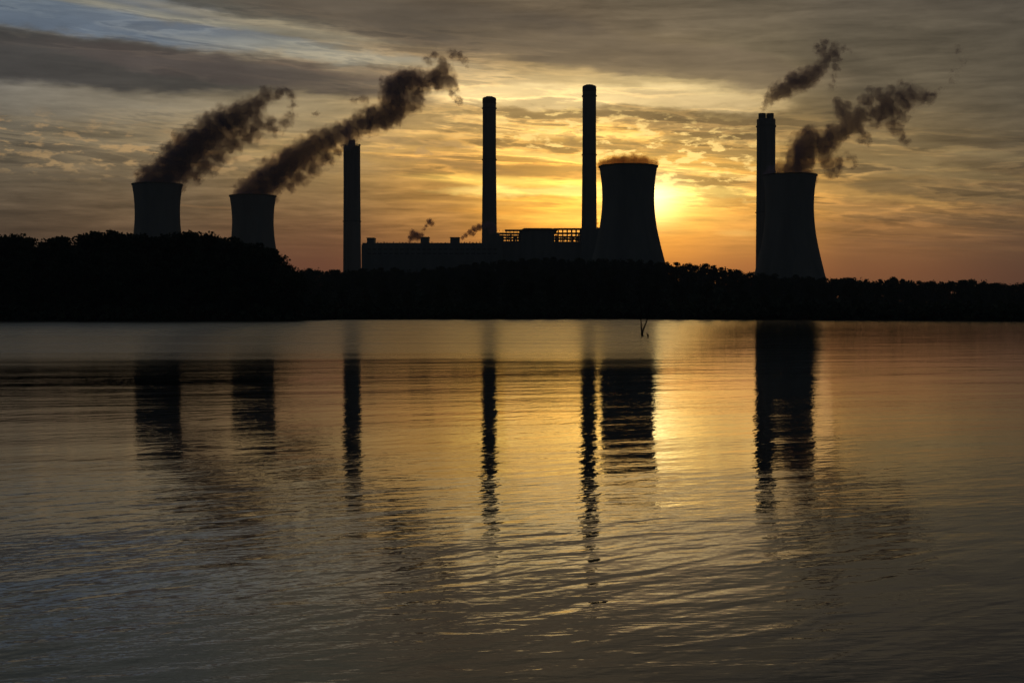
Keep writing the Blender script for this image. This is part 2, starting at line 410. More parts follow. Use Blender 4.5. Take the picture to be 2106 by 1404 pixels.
# ------------------------------------------------------------------ terrain and water
SH = [(-900, 366), (0, 366), (560, 368), (640, 400), (700, 430), (1230, 455), (1400, 440), (1800, 400), (2106, 366), (3000, 350)]
def shore(px): return float(np.interp(px, [a for a, b in SH], [b for a, b in SH]))
RIDGE = [(-400, 6), (560, 8), (620, 9), (700, 9), (900, 12), (1000, 15), (1360, 15), (1450, 14), (1560, 8), (1700, 4.5), (1900, 3), (2106, 2.5), (2800, 2.5)]
def ridge(px): return float(np.interp(px, [a for a, b in RIDGE], [b for a, b in RIDGE]))
def ground_z(px, D):
    s = shore(px) + 3.0 * mnoise.noise(Vector((px * 0.02, 0, 0)))
    q = D - s
    if q < 0: return max(-3.0, q * 0.15)
    a = min(1.0, q / 12.0) * 0.7
    tt = min(1.0, max(0.0, (D - s - 10) / (880.0 - s - 10)))
    return a + ridge(px) * tt * tt * (3 - 2 * tt)
def px_of(x, y): return CX + F * x / max(y, 1.0)
bm = bmesh.new()
Ds = list(np.arange(60, 330, 45)) + list(np.arange(335, 480, 5)) + list(np.arange(490, 920, 20)) + [1000, 1200, 1500, 1900, 2400, 3200, 5000, 9000, 18000, 40000]
bear_ = np.linspace(-1.2, 1.2, 181)
rings = []
for D in Ds:
    rings.append([bm.verts.new((D * b_, D, ground_z(CX + F * b_, D))) for b_ in bear_])
for a, b_ in zip(rings, rings[1:]):
    for k in range(len(a) - 1): bm.faces.new((a[k], a[k+1], b_[k+1], b_[k]))
# lake bed under and behind the camera, joined to the same sheet
back = [bm.verts.new((Ds[0] * b_ * 1.0, -200, -3.0)) for b_ in bear_]
for k in range(len(back) - 1): bm.faces.new((back[k], back[k+1], rings[0][k+1], rings[0][k]))
g = bm_obj('ground', bm, M_ground); setp(g, kind='structure')
bm = bmesh.new()
yy = [-400, 0, 6, 12, 20, 40, 80, 160, 320, 640, 1500]
vv = [[bm.verts.new((x, y, 0.0)) for x in (-2500, -600, -150, -40, 0, 40, 150, 600, 2500)] for y in yy]
for a, b_ in zip(vv, vv[1:]):
    for k in range(len(a)-1): bm.faces.new((a[k], a[k+1], b_[k+1], b_[k]))
wtr = bm_obj('lake_water', bm, M_water); setp(wtr, kind='structure')

# ------------------------------------------------------------------ cooling towers
def cooling_tower(px, D, ytop, half_top, label):
    """half_top in photo pixels; profile measured off tower nearest the sun"""
    k = D / F
    z0 = ground_z(px, min(D, 900)) if True else 0
    ht = Z(ytop, D) - z0
    root = empty('cooling_tower', (X(px, D), D, z0), label, 'cooling tower', 'cooling towers of the power station')
    rt = half_top * k
    # radius factor against depth below the rim (fraction of height)
    fr = [0.0, 0.02, 0.06, 0.12, 0.2, 0.28, 0.36, 0.46, 0.58, 0.72, 0.86, 0.955]
    rf = [1.0, 0.985, 0.955, 0.918, 0.896, 0.897, 0.925, 0.985, 1.105, 1.275, 1.45, 1.57]
    fs = np.linspace(0, 0.955, 48)
    rr = np.interp(fs, fr, rf)
    rr = np.convolve(np.pad(rr, 2, mode='edge'), np.ones(5) / 5, mode='valid')
    rr[0] = 1.0; rr[1] = max(rr[1], 0.985)
    outer = [(r * rt, ht * (1 - f)) for r, f in zip(rr, fs)]
    inner = [(r * rt - 1.0, ht * (1 - f)) for r, f in zip(rr, fs)]
    bm = bmesh.new(); lathe(bm, outer + inner[::-1], 128, closed=True)
    sh = bm_obj('shell', bm, M_conc, root, smooth=True)
    bm = bmesh.new(); lathe(bm, [(rt - 1.6, ht - 1.2), (rt + 0.9, ht - 1.2), (rt + 0.9, ht + 0.3), (rt - 1.6, ht + 0.3)], 128, closed=True)
    bm_obj('rim_walkway', bm, M_dark, root)
    rb = outer[-1][0]; zb = outer[-1][1]
    bm = bmesh.new()
    for i in range(40):
        a0 = 2*PI*i/40; a1 = 2*PI*(i+0.5)/40; a2 = 2*PI*(i+1)/40
        pb = Vector((math.cos(a1)*(rb+2.0), math.sin(a1)*(rb+2.0), -3.5))
        for aa in (a0, a2):
            pt = Vector((math.cos(aa)*(rb-0.5), math.sin(aa)*(rb-0.5), zb+0.2))
            tube(bm, [pb, pt], [0.55, 0.5], 6)
    bm_obj('inlet_colonnade', bm, M_conc2, root)
    bm = bmesh.new(); lathe(bm, [(rb+4.5, -6.0), (rb+4.5, 1.2), (rb+4.0, 1.2), (rb+4.0, -6.0)], 96, closed=True)
    bm_obj('basin_wall', bm, M_conc2, root)
    return root
cooling_tower(325, 1890, 380, 50.5, 'cooling tower rising behind the tall left wood, furthest left of the four, steaming')
cooling_tower(521, 2000, 403.5, 47, 'smaller looking steaming cooling tower behind the sloping right end of the left wood')
cooling_tower(1291.5, 1600, 343, 59.5, 'cooling tower in front of the sun glow, with only a low golden cap of steam')
cooling_tower(1623, 1740, 361, 54.5, 'cooling tower overlapping the twin flue chimney, rightmost of the four')

# ------------------------------------------------------------------ chimneys
def chimney(px, D, ytop, hw_top, hw_bot, label, flues=0, bands=()):
    k = D / F; z0 = ground_z(px, 900); ht = Z(ytop, D) - z0
    root = empty('chimney', (X(px, D), D, z0), label, 'chimney', 'tall concrete chimneys of the power station')
    rt, rb = hw_top * k, hw_bot * k
    if flues:
        sh_h = ht - 12 * k
    else: sh_h = ht
    prof = [(rb * 1.05, -6), (rb, ht * 0.2), (rb * 0.5 + rt * 0.5, ht * 0.45), (rt, ht * 0.72)]
    if flues:
        prof += [(rt, sh_h - 0.4), (rt - 0.4, sh_h)]
    else:
        prof += [(rt * 1.0, sh_h - 9.5), (rt, sh_h - 1.6), (rt - 0.5, sh_h - 0.7), (rt * 0.78, sh_h)]
    bm = bmesh.new(); lathe(bm, prof, 64)
    bm_obj('shaft', bm, M_conc2, root, smooth=False)
    if flues:
        for sx in ((-1, 1) if flues == 2 else (0,)):
            rf = rt * 0.40
            bm = bmesh.new(); lathe(bm, [(rf, sh_h - 1), (rf, sh_h + 12 * k), (rf - 0.5, sh_h + 12 * k), (rf - 0.5, sh_h - 1)], 32, cx=sx * rt * 0.425, closed=True)
            bm_obj('flue', bm, M_dark, root)
    else:
        bm = bmesh.new(); lathe(bm, [(rt + 0.06, sh_h - 9.0), (rt + 0.22, sh_h - 8.8), (rt + 0.22, sh_h - 2.2), (rt + 0.06, sh_h - 2.0)], 64, closed=True)
        bm_obj('sooty_crown', bm, M_dark, root)
        bm = bmesh.new(); lathe(bm, [(rt * 0.55, sh_h - 0.5), (rt * 0.55, sh_h + 0.9), (rt * 0.5, sh_h + 0.9), (rt * 0.5, sh_h - 0.5)], 32, closed=True)
        bm_obj('liner', bm, M_dark, root)
    for yb in bands:
        zb = Z(yb, D) - z0
        rr = np.interp(zb, [p[1] for p in prof], [p[0] for p in prof])
        bm = bmesh.new(); lathe(bm, [(rr - 0.1, zb - 0.35), (rr + 1.1, zb - 0.3), (rr + 1.1, zb + 0.9), (rr + 1.0, zb + 0.9), (rr + 1.0, zb - 0.15), (rr - 0.1, zb - 0.1)], 48, closed=True)
        bm_obj('platform', bm, M_steel, root)
    bm = bmesh.new()
    r0 = rb * 1.05 + 0.35
    tube(bm, [(-rb * 0.72, -rb * 0.76 - 0.3, 0), (-rt * 0.72, -rt * 0.74 - 0.3, ht * 0.72), (-rt * 0.72, -rt * 0.74 - 0.3, sh_h - 2)], [0.4, 0.4, 0.4], 6)
    bm_obj('ladder', bm, M_steel, root)
    return root
chimney(724.5, 2100, 289, 17.2, 18.4, 'thick smoking chimney standing clear at the left end of the boiler hall', flues=1, bands=(456, 300))
chimney(1006.5, 2000, 202, 13.8, 16.0, 'slim smokeless chimney rising from the middle of the boiler hall', bands=(225, 330))
chimney(1211.5, 1900, 178, 14.0, 16.4, 'tallest looking slim smokeless chimney beside the cooling tower in the sun glow', bands=(200, 320))
chimney(1574, 1900, 235, 19.0, 20.0, 'thick twin flue chimney half hidden by the rightmost cooling tower, smoking', flues=2, bands=(438, 262))

# ------------------------------------------------------------------ power house
D0 = 1850.0
zg = 10.0
ph = empty('power_house', (X(980, D0), D0, zg), 'long low power house with roof vents and open steel frames between the chimneys', 'power station')
def lx(px, D=D0): return X(px, D) - X(980, D0)
def lz(py, D=D0): return Z(py, D) - zg
def pbox(name, x0, x1, y0, y1, top, bot, mat, lab=None):
    bm = bmesh.new(); box(bm, lx(x0), lx(x1), y0, y1, lz(bot) if bot is not None else -8, lz(top))
    bmesh.ops.bevel(bm, geom=list(bm.edges), offset=0.15, segments=1, affect='EDGES')
    o_ = bm_obj(name, bm, mat, ph)
    if lab: o_['label'] = lab
    return o_
pbox('turbine_hall', 747, 1034, -10, 50, 500.5, None, M_clad)
pbox('stair_tower', 744.5, 746.9, -4, 30, 503.5, None, M_clad)
pbox('annex', 790, 1000, -28, -10.1, 528, None, M_clad)
pbox('boiler_house', 1072, 1139, -6, 44, 475, None, M_clad)
# chamfered roof of the boiler house
bm = bmesh.new()
vsA = [(lx(1068), lz(474.9)), (lx(1146), lz(474.9)), (lx(1134), lz(470.2)), (lx(1078), lz(470.2))]
fa = [bm.verts.new((x, -9, z)) for x, z in vsA]; fb = [bm.verts.new((x, 46, z)) for x, z in vsA]
bm.faces.new(fa); bm.faces.new(fb[::-1])
for i in range(4): bm.faces.new((fa[i], fa[(i+1)%4], fb[(i+1)%4], fb[i]))
bm_obj('roof', bm, M_louv, ph)
pbox('precipitator', 1034.2, 1071.8, -2, 40, 496, None, M_clad)
pbox('bunker_bay', 1008, 1033.8, -3, 32, 484, 500.4, M_clad)
pbox('bunker_bay', 1012, 1026, 0, 28, 478.5, 483.9, M_clad)
pbox('duct_house', 1139.2, 1195, -2, 40, 497, None, M_clad)
pbox('boiler_house', 1195.2, 1236, -6, 44, 469, None, M_clad)
for x0, x1, yt in ((754, 769.5, 488.5), (864.5, 881.5, 487), (925.5, 944.5, 487.5)):
    o_ = pbox('roof_vent', x0, x1, 6, 26, yt + 1.6, 500.3, M_clad)
    bm = bmesh.new(); box(bm, lx(x0 - 0.7), lx(x1 + 0.7), 5, 27, lz(yt + 1.5), lz(yt)); bm_obj('cowl', bm, M_louv, o_)
random.seed(5)
# small roof fans along the edge
for i in range(34):
    p_ = 776 + i * 6.6 + random.uniform(-1.5, 1.5)
    if 862 < p_ < 884 or 924 < p_ < 947 or 990 < p_: continue
    w = random.uniform(0.8, 1.6); hgt = random.uniform(1.3, 3.0)
    bm = bmesh.new(); k = D0 / F
    lathe(bm, [(w * k * 0.7, lz(500.4)), (w * k * 0.7, lz(500.4 - hgt * 0.6)), (w * k * 1.1, lz(500.4 - hgt * 0.7)), (w * k * 0.9, lz(500.4 - hgt))], 10, cx=lx(p_), cy=random.uniform(-4, 8))
    bm_obj('roof_fan', bm, M_louv, ph)
# louvre bands on the hall front
for yb in (512, 521):
    bm = bmesh.new()
    for i in range(24):
        x0 = 757 + i * 11.2
        box(bm, lx(x0), lx(x0 + 7.5), -10.25, -9.9, lz(yb + 2.6), lz(yb))
    bm_obj('window_band', bm, M_louv, ph)
# open steel frames
def frame(x0, x1, ytop, ybot, nx, levels, skew):
    bm = bmesh.new(); k = D0 / F
    for yy_ in (0.0, 14.0, 30.0):
        for i in range(nx + 1):
            xx = x0 + (x1 - x0) * i / nx
            hh_ = ytop + (skew * (1 - i / nx))
            box(bm, lx(xx) - 0.35, lx(xx) + 0.35, yy_ - 0.35, yy_ + 0.35, lz(ybot), lz(hh_))
        for j, lv in enumerate(levels):
            xa = x0 if j else x0 + (x1 - x0) * (0.25 if skew else 0)
            box(bm, lx(xa), lx(x1), yy_ - 0.4, yy_ + 0.4, lz(lv) - 0.55, lz(lv) + 0.45)
        for i in range(nx):
            if (i + int(yy_)) % 2 == 0:
                xa = x0 + (x1 - x0) * i / nx; xb = x0 + (x1 - x0) * (i + 1) / nx
                tube(bm, [(lx(xa), yy_, lz(levels[-1])), (lx(xb), yy_, lz(levels[-2]))], [0.3, 0.3], 5)
    for lv in levels:
        for i in range(nx + 1):
            xx = x0 + (x1 - x0) * i / nx
            box(bm, lx(xx) - 0.25, lx(xx) + 0.25, 0, 30, lz(lv) - 0.3, lz(lv) + 0.2)
    return bm
bm_obj('steel_frame', frame(1027, 1071, 472, 500, 6, [473, 479.5, 485, 490.5], 7), M_steel, ph)
bm_obj('steel_frame', frame(1139.5, 1195, 470, 500, 6, [470.2, 479, 486, 491], 0), M_steel, ph)
for xa, xb, ya, yb in ((1138, 1200, 471.8, 469.3), (1022, 1060, 481.2, 479.8), (1040, 1070, 475.0, 473.6)):
    bm = bmesh.new(); box(bm, lx(xa), lx(xb), 2, 6, lz(ya), lz(yb)); bm_obj('conveyor_gallery', bm, M_louv, ph)
for xx in (1049, 1055, 1061, 1153, 1160, 1172, 1186):
    bm = bmesh.new(); box(bm, lx(xx), lx(xx + random.uniform(1.5, 4.0)), 8, 20, lz(495), lz(random.uniform(481, 488)))
    bm_obj('duct', bm, M_clad, ph)
for xx, w_, yt in ((1033, 3, 486), (1040, 2, 482), (1045, 1.4, 477), (1058, 2.4, 484), (1066, 2.6, 480), (1068.5, 2, 474), (1142, 5, 482), (1147, 2.5, 476), (1166, 2.2, 485), (1178, 3.2, 487), (1190, 3.5, 479)):
    bm = bmesh.new(); tube(bm, [(lx(xx + w_ / 2), 22, lz(497)), (lx(xx + w_ / 2), 22, lz(yt))], [w_ * 0.32, w_ * 0.3], 10)
    bm_obj('stack_pipe', bm, M_clad, ph)

# ------------------------------------------------------------------ trees
rng = np.random.default_rng(11)
def quads_mesh(name, cen, size, mat, flat=0.0):
    n = len(cen)
    a = rng.normal(size=(n, 3)); a /= np.linalg.norm(a, axis=1)[:, None]
    b = rng.normal(size=(n, 3)); b -= (a * b).sum(1)[:, None] * a; b /= np.linalg.norm(b, axis=1)[:, None]
    s = size[:, None]
    ar = rng.uniform(0.55, 1.0, (n, 1))
    V_ = np.stack([cen - a*s - b*s*ar*0.5, cen + a*s*0.2 - b*s*ar, cen + a*s + b*s*ar*0.4, cen - a*s*0.3 + b*s*ar], 1).reshape(-1, 3)
    me = bpy.data.meshes.new(name)
    me.from_pydata(V_.tolist(), [], np.arange(4*n).reshape(-1, 4).tolist())
    me.materials.append(mat); return me
def broadleaf(seed, h):
    """trunk mesh + crown mesh, base at the origin"""
    global rng
    rng = np.random.default_rng(seed); rd = random.Random(seed)
    bm = bmesh.new(); lean = rd.uniform(-0.6, 0.6)
    tube(bm, [(0,0,-0.5), (lean*0.3, 0, h*0.3), (lean, 0.2, h*0.62), (lean*1.2, 0.1, h*0.85)], [0.38, 0.28, 0.17, 0.06], 8)
    lobes = []
    R = h * rd.uniform(0.24, 0.30)
    nl = rd.randint(26, 34)
    for i in range(nl):
        zf = rd.random() ** 0.75
        z = h * (0.14 + 0.82 * zf)
        env = math.sin(PI * min(0.97, (zf * 0.80 + 0.16))) ** 0.7
        th = rd.uniform(0, 2*PI); rr = R * env * math.sqrt(rd.random()) * rd.uniform(0.7, 1.12)
        c = Vector((lean + rr*math.cos(th), rr*math.sin(th), z)); lr = h * rd.uniform(0.06, 0.125)
        lobes.append((c, lr))
        if i % 2 == 0:
            st = Vector((lean * 0.6, 0, max(h*0.2, z - h*0.18)))
            tube(bm, [st, st.lerp(c, 0.6) + Vector((0, 0, 0.3)), c], [0.12, 0.07, 0.03], 5)
    trunk = bpy.data.meshes.new('trunk'); bmesh.ops.recalc_face_normals(bm, faces=bm.faces); bm.to_mesh(trunk); bm.free(); trunk.materials.append(M_bark)
    cs, ss = [], []
    for c, lr in lobes:
        n = int(95 * (lr / (h*0.08)) ** 2)
        p = rng.normal(size=(n, 3)); p /= np.linalg.norm(p, axis=1)[:, None]
        p *= (rng.random((n, 1)) ** 0.45) * lr * np.array([1.15, 1.15, 0.8])
        cs.append(p + np.array(c)); ss.append(rng.uniform(0.18, 0.46, n) * h / 20)
    return trunk, quads_mesh('crown', np.concatenate(cs), np.concatenate(ss), M_leaf)
def pine(seed, h):
    global rng
    rng = np.random.default_rng(seed); rd = random.Random(seed)
    bm = bmesh.new(); lean = rd.uniform(-0.4, 0.4)
    tube(bm, [(0,0,-0.5), (lean*0.5, 0, h*0.5), (lean, 0, h*0.97)], [0.3, 0.2, 0.05], 7)
    cs, ss = [], []
    z = h * rd.uniform(0.16, 0.30)
    while z < h * 0.98:
        f = (z / h - 0.3) / 0.7
        env = h * 0.20 * (1 - max(0, f)) ** 0.6 * rd.uniform(0.6, 1.2) + 0.35
        for q in range(rd.randint(3, 5)):
            th = rd.uniform(0, 2*PI); L = env * rd.uniform(0.5, 1.1)
            tip = Vector((lean * z / h + L*math.cos(th), L*math.sin(th), z + L*0.25))
            tube(bm, [(lean * z / h, 0, z), tip], [0.07, 0.025], 4)
            for s_ in (0.55, 0.95):
                c = Vector((lean * z / h, 0, z)).lerp(tip, s_)
                n = 26; p = rng.normal(size=(n, 3)) * np.array([0.42, 0.42, 0.26]) * (h / 18)
                cs.append(p + np.array(c)); ss.append(rng.uniform(0.16, 0.36, n) * h / 18)
        z += h * rd.uniform(0.035, 0.06)
    trunk = bpy.data.meshes.new('trunk'); bmesh.ops.recalc_face_normals(bm, faces=bm.faces); bm.to_mesh(trunk); bm.free(); trunk.materials.append(M_bark)
    return trunk, quads_mesh('crown', np.concatenate(cs), np.concatenate(ss), M_needle)
H0 = 20.0
BL = [broadleaf(100 + i, H0) for i in range(7)]
PN = [pine(200 + i, H0) for i in range(6)]
rt_ = random.Random(77)
def place(kind, px, D, ytop, label, group, hmax=26):
    x = X(px, D); gz = ground_z(px, D)
    h = max(5.0, Z(ytop, D) - gz)
    if h > hmax: h = hmax
    tr, cr = rt_.choice(BL if kind == 'broadleaf_tree' else PN)
    root = empty(kind, (x, D, gz - 0.2), label, 'tree', group)
    s = h / H0 / 0.99
    sw = s * rt_.uniform(0.9, 1.25) if D < 600 else s * rt_.uniform(0.95, 1.2)
    root.scale = (sw, sw, s); root.rotation_euler = (0, 0, rt_.uniform(0, 2*PI))
    for nm, me in (('trunk', tr), ('crown', cr)):
        o_ = bpy.data.objects.new(nm, me); COL.objects.link(o_); o_.parent = root
# left wood, tops along the skyline of the near headland
LT = [(-40,486),(0,483),(33,480),(62,492),(87,511),(104,498),(123,483),(150,497),(173,480),(217,475),(253,478),(300,484),(338,487),(370,478),(405,480),(433,475),(450,487),(460,497),(500,490),(533,500),(567,521),(600,550),(630,562)]
def ltop(px): return float(np.interp(px, [a for a, b in LT], [b for a, b in LT]))
lab_l = 'dark broadleaf tree on the skyline of the tall wood along the left shore'
grp_l = 'trees of the tall left wood'
for px in [-30, 2, 30, 58, 84, 112, 128, 150, 172, 198, 222, 250, 276, 303, 332, 352, 371, 398, 420, 438, 462, 484, 504, 524, 545, 566, 588]:
    place('broadleaf_tree', px + rt_.uniform(-4, 4), rt_.uniform(392, 415), ltop(px) + rt_.uniform(-1, 4), lab_l, grp_l)
for px in range(-35, 560, 34):
    place('broadleaf_tree', px + rt_.uniform(-8, 8), rt_.uniform(425, 445), ltop(px) + rt_.uniform(4, 14), 'dark broadleaf tree in the back rows of the tall left wood', 'trees deep in the left wood', 28)
for px in range(-35, 610, 40):
    place('broadleaf_tree', px + rt_.uniform(-10, 10), rt_.uniform(376, 386), ltop(px) + rt_.uniform(35, 70) * min(1, (640 - px) / 200), 'lower dark tree at the water edge below the left wood', 'waterside trees under the left wood')
# middle distance wood
MT = [(590,553),(640,553),(700,557),(760,553),(850,556),(930,545),(1000,537),(1100,533),(1250,532),(1350,538),(1370,543),(1410,541),(1450,545),(1500,553),(1550,560),(1600,568),(1700,572),(1730,570),(1800,577),(1830,573),(1900,580),(1990,575),(2050,582),(2106,583),(2200,582)]
def mtop(px): return float(np.interp(px, [a for a, b in MT], [b for a, b in MT]))
px = 592
while px < 2150:
    left = px < 1360
    lab = 'small distant pine on the skyline below the power house' if left else ('small distant pine on the skyline between the two right cooling towers' if px < 1600 else 'small distant pine on the low skyline to the right of the rightmost cooling tower')
    grp = 'skyline pines below the power house' if left else ('skyline pines between the right cooling towers' if px < 1600 else 'skyline pines along the right shore')
    kind = 'pine_tree' if rt_.random() < 0.4 else 'broadleaf_tree'
    place(kind, px, rt_.uniform(860, 900), mtop(px) + rt_.choice([-3, -1, 0, 1, 3, 5, 6]) * 1.0 + rt_.uniform(-1, 1), lab.replace('pine', 'pine' if kind == 'pine_tree' else 'rounded tree'), grp.replace('pines', 'pines' if kind == 'pine_tree' else 'rounded trees'), 30)
    px += rt_.choice([8, 11, 14, 17])
for px in range(610, 2150, 34):
    place('broadleaf_tree', px + rt_.uniform(-8, 8), rt_.uniform(640, 720), mtop(px) + rt_.uniform(12, 26), 'dark tree in the middle of the wood across the lake', 'trees in the middle of the far wood', 26)
for px in range(610, 2150, 44):
    s_ = shore(px)
    place('broadleaf_tree', px + rt_.uniform(-10, 10), s_ + rt_.uniform(25, 50), mtop(px) + rt_.uniform(35, 52), 'dark waterside tree on the far shore right of the tall wood', 'waterside trees on the far shore')
# undergrowth filling the wood: one uncountable mass
rng = np.random.default_rng(5)
cs, ss = [], []
for i in range(5200):
    px = rng.uniform(-120, 2230); s_ = shore(px)
    if i % 3 == 0: D = s_ + 5 + rng.uniform(0, 14)
    else: D = s_ + 8 + (rng.random() ** 1.6) * 430
    gz = ground_z(px, D); hgt = rng.uniform(1.5, 4.5) + (D - s_) * 0.006
    n = 22
    p = rng.normal(size=(n, 3)) * np.array([1.7, 1.5, 0.75]) + np.array([X(px, D), D, gz + hgt * 0.45])
    p[:, 2] = np.maximum(p[:, 2], gz)
    cs.append(p); ss.append(rng.uniform(0.4, 1.1, n))
for i in range(4200):
    px = rng.uniform(585, 2230) if i % 4 else rng.uniform(-60, 590)
    D = rng.uniform(905, 940) if i % 4 else rng.uniform(445, 465)
    topz = Z(mtop(px) + 2, D) if i % 4 else Z(ltop(px) + 24, D)
    gz = ground_z(px, D)
    n = 24
    cz = rng.uniform(gz, max(gz + 2, topz - 1.5))
    p = rng.normal(size=(n, 3)) * np.array([1.6, 1.2, 1.0]) + np.array([X(px, D), D, cz])
    cs.append(p); ss.append(rng.uniform(0.4, 0.95, n))
ug = link_mesh('undergrowth', quads_mesh('undergrowth', np.concatenate(cs), np.concatenate(ss), M_leaf), None)
setp(ug, 'black tangle of bushes and undergrowth along the whole far shore', 'undergrowth', kind='stuff')

# ------------------------------------------------------------------ dead sapling standing in the lake
Dt = 2.5 * F / 50.0
bm = bmesh.new()
def sp(px, py, dy=0): return Vector((X(px, Dt) - X(1321, Dt), dy, Z(py, Dt)))
tube(bm, [sp(1321, 704), sp(1321, 690), sp(1320.4, 684)], [0.17, 0.15, 0.12], 7)
tube(bm, [sp(1320.4, 685), sp(1319, 672), sp(1318.2, 655), sp(1319, 640, .2), sp(1317.5, 622, .3)], [0.11, 0.085, 0.065, 0.04, 0.015], 6)
tube(bm, [sp(1320.8, 686), sp(1324.5, 674), sp(1329, 663), sp(1332, 652, -.2), sp(1333, 640, -.3), sp(1336, 626, -.3)], [0.1, 0.08, 0.065, 0.05, 0.03, 0.012], 6)
tube(bm, [sp(1318.4, 660), sp(1316, 650, .2), sp(1313.5, 643, .3)], [0.035, 0.02, 0.01], 5)
tube(bm, [sp(1331, 655, -.1), sp(1327.5, 640), sp(1326, 622, .1), sp(1327, 608, .1)], [0.04, 0.035, 0.02, 0.01], 5)
tube(bm, [sp(1332.6, 646, -.2), sp(1338, 640, -.3), sp(1341, 634, -.3)], [0.025, 0.015, 0.008], 5)
sap = bm_obj('dead_sapling', bm, M_dead); sap.location = (X(1321, Dt), Dt, 0)
setp(sap, 'bare forked dead sapling poking out of the lake before the far shore', 'dead tree')
bm = bmesh.new(); tube(bm, [(0, 0, -0.2), (0.05, 0, 0.22), (-0.05, 0, 0.36)], [0.1, 0.12, 0.05], 7)
stub = bm_obj('driftwood_stub', bm, M_dead); stub.location = (X(1332, 136), 136, 0)
setp(stub, 'tiny dark stub of wood just right of the forked dead sapling', 'driftwood')

# ------------------------------------------------------------------ smoke and steam
def smoke_mat(name, balls, dens, scol, absn, nscale, amp=1.4, thr=(-0.02, 0.62), aniso=0.4, step=0.25, warp=34.0):
    """puffs of vapour: dense inside each ball of air, torn by turbulence towards its edge"""
    m, t, o = new_mat(name)
    tcn = t.n.new('ShaderNodeTexCoord'); pos = tcn.outputs['Object']
    wv = t.v('SUBTRACT', t.noise(pos, nscale * 1.2, 5, 0.68, 0.0, out='Color'), (0.5, 0.5, 0.5))
    wpos = t.v('ADD', pos, t.v('SCALE', wv, scale=warp))
    q = None
    for c, R, off in balls:
        di = t.v('DISTANCE', wpos, tuple(c))
        di = t.m('MULTIPLY_ADD', di, (1 - off) / R, off)
        q = di if q is None else t.m('SMOOTH_MIN', q, di, 0.12)
    f1 = t.noise(pos, nscale * 2.3, 5, 0.62, 0.3)
    a = t.m('ADD', t.m('SUBTRACT', 1.0, q), t.m('MULTIPLY', t.m('SUBTRACT', f1, 0.5), amp))
    dm = t.smooth(a, thr[0], thr[1])
    dm = t.m('MULTIPLY', dm, dm)
    sc = t.n.new('ShaderNodeVolumePrincipled')
    sc.inputs['Color'].default_value = tuple(scol) + (1,)
    sc.inputs['Absorption Color'].default_value = tuple(absn) + (1,)
    sc.inputs['Anisotropy'].default_value = aniso
    t.put(sc.inputs['Density'], t.m('MULTIPLY', dm, dens))
    t.l.new(sc.outputs[0], o.inputs['Volume'])
    try: m.cycles.volume_step_rate = step
    except Exception: pass
    return m
DARK = dict(dens=0.15, scol=(0.43, 0.40, 0.66), absn=(0.18, 0.09, 0.13), aniso=0.2)
PUFF = dict(DARK, dens=0.45)
GOLD = dict(dens=0.30, scol=(0.55, 0.50, 0.42), absn=(1.0, 0.35, 0.02), aniso=0.6)

def plume(name, pts, D, look, label, voxel=2.2, seed=1, disp=2.4, nscale=0.045, flat=1.0, group='steam and smoke plumes', grow=1.46, sub=0, amp=1.4, warp=34.0):
    """pts: (px, py, r px[, thinness]). Closed hull round the puffs, vapour density inside."""
    rd = random.Random(seed); k = D / F
    c0 = Vector((X(pts[0][0], D), D, Z(pts[0][1], D)))
    bm = bmesh.new(); balls = []
    def ball(c, r, subd=2):
        M = Matrix.Translation(c) @ Matrix.Diagonal((r, r * flat, r, 1))
        bmesh.ops.create_icosphere(bm, subdivisions=subd, radius=1.0, matrix=M)
    for p_ in pts:
        px, py, r = p_[:3]; off = p_[3] if len(p_) > 3 else 0.0
        c = Vector((X(px, D), D + rd.uniform(-0.15, 0.15) * r * k, Z(py, D))) - c0
        R = r * k
        ball(c, R * grow * (1.0 + 0.55 * off))
        R *= 1.0 + 0.55 * off; balls.append((c, R * 1.48, max(0, off - 0.10)))
        for q in range(sub if r > 5 else 0):
            v_ = Vector((rd.gauss(0, 1), rd.gauss(0, 1), rd.gauss(0, 1))).normalized()
            cc = c + v_ * R * rd.uniform(0.75, 0.95); rr = R * rd.uniform(0.25, 0.4)
            ball(cc, rr, 2)
    me = bpy.data.meshes.new(name + '_raw'); bm.to_mesh(me); bm.free()
    tmp = bpy.data.objects.new('tmp', me); COL.objects.link(tmp)
    rm = tmp.modifiers.new('r', 'REMESH'); rm.mode = 'VOXEL'; rm.voxel_size = voxel
    tx = bpy.data.textures.new('puff', 'CLOUDS'); tx.noise_scale = disp * 3; tx.noise_depth = 3
    dm = tmp.modifiers.new('d', 'DISPLACE'); dm.texture = tx; dm.strength = disp * 1.6; dm.mid_level = 0.45; dm.texture_coords = 'LOCAL'
    dg = bpy.context.evaluated_depsgraph_get(); dg.update()
    baked = bpy.data.meshes.new_from_object(tmp.evaluated_get(dg))
    baked.name = name
    bpy.data.objects.remove(tmp)
    baked.materials.clear()
    mat = smoke_mat(name + '_vapour', balls, nscale=nscale, amp=amp, warp=warp, **look)
    o_ = link_mesh(name, baked, mat); o_.location = c0
    setp(o_, label, 'steam' if 'steam' in name else 'smoke', group)
    return o_

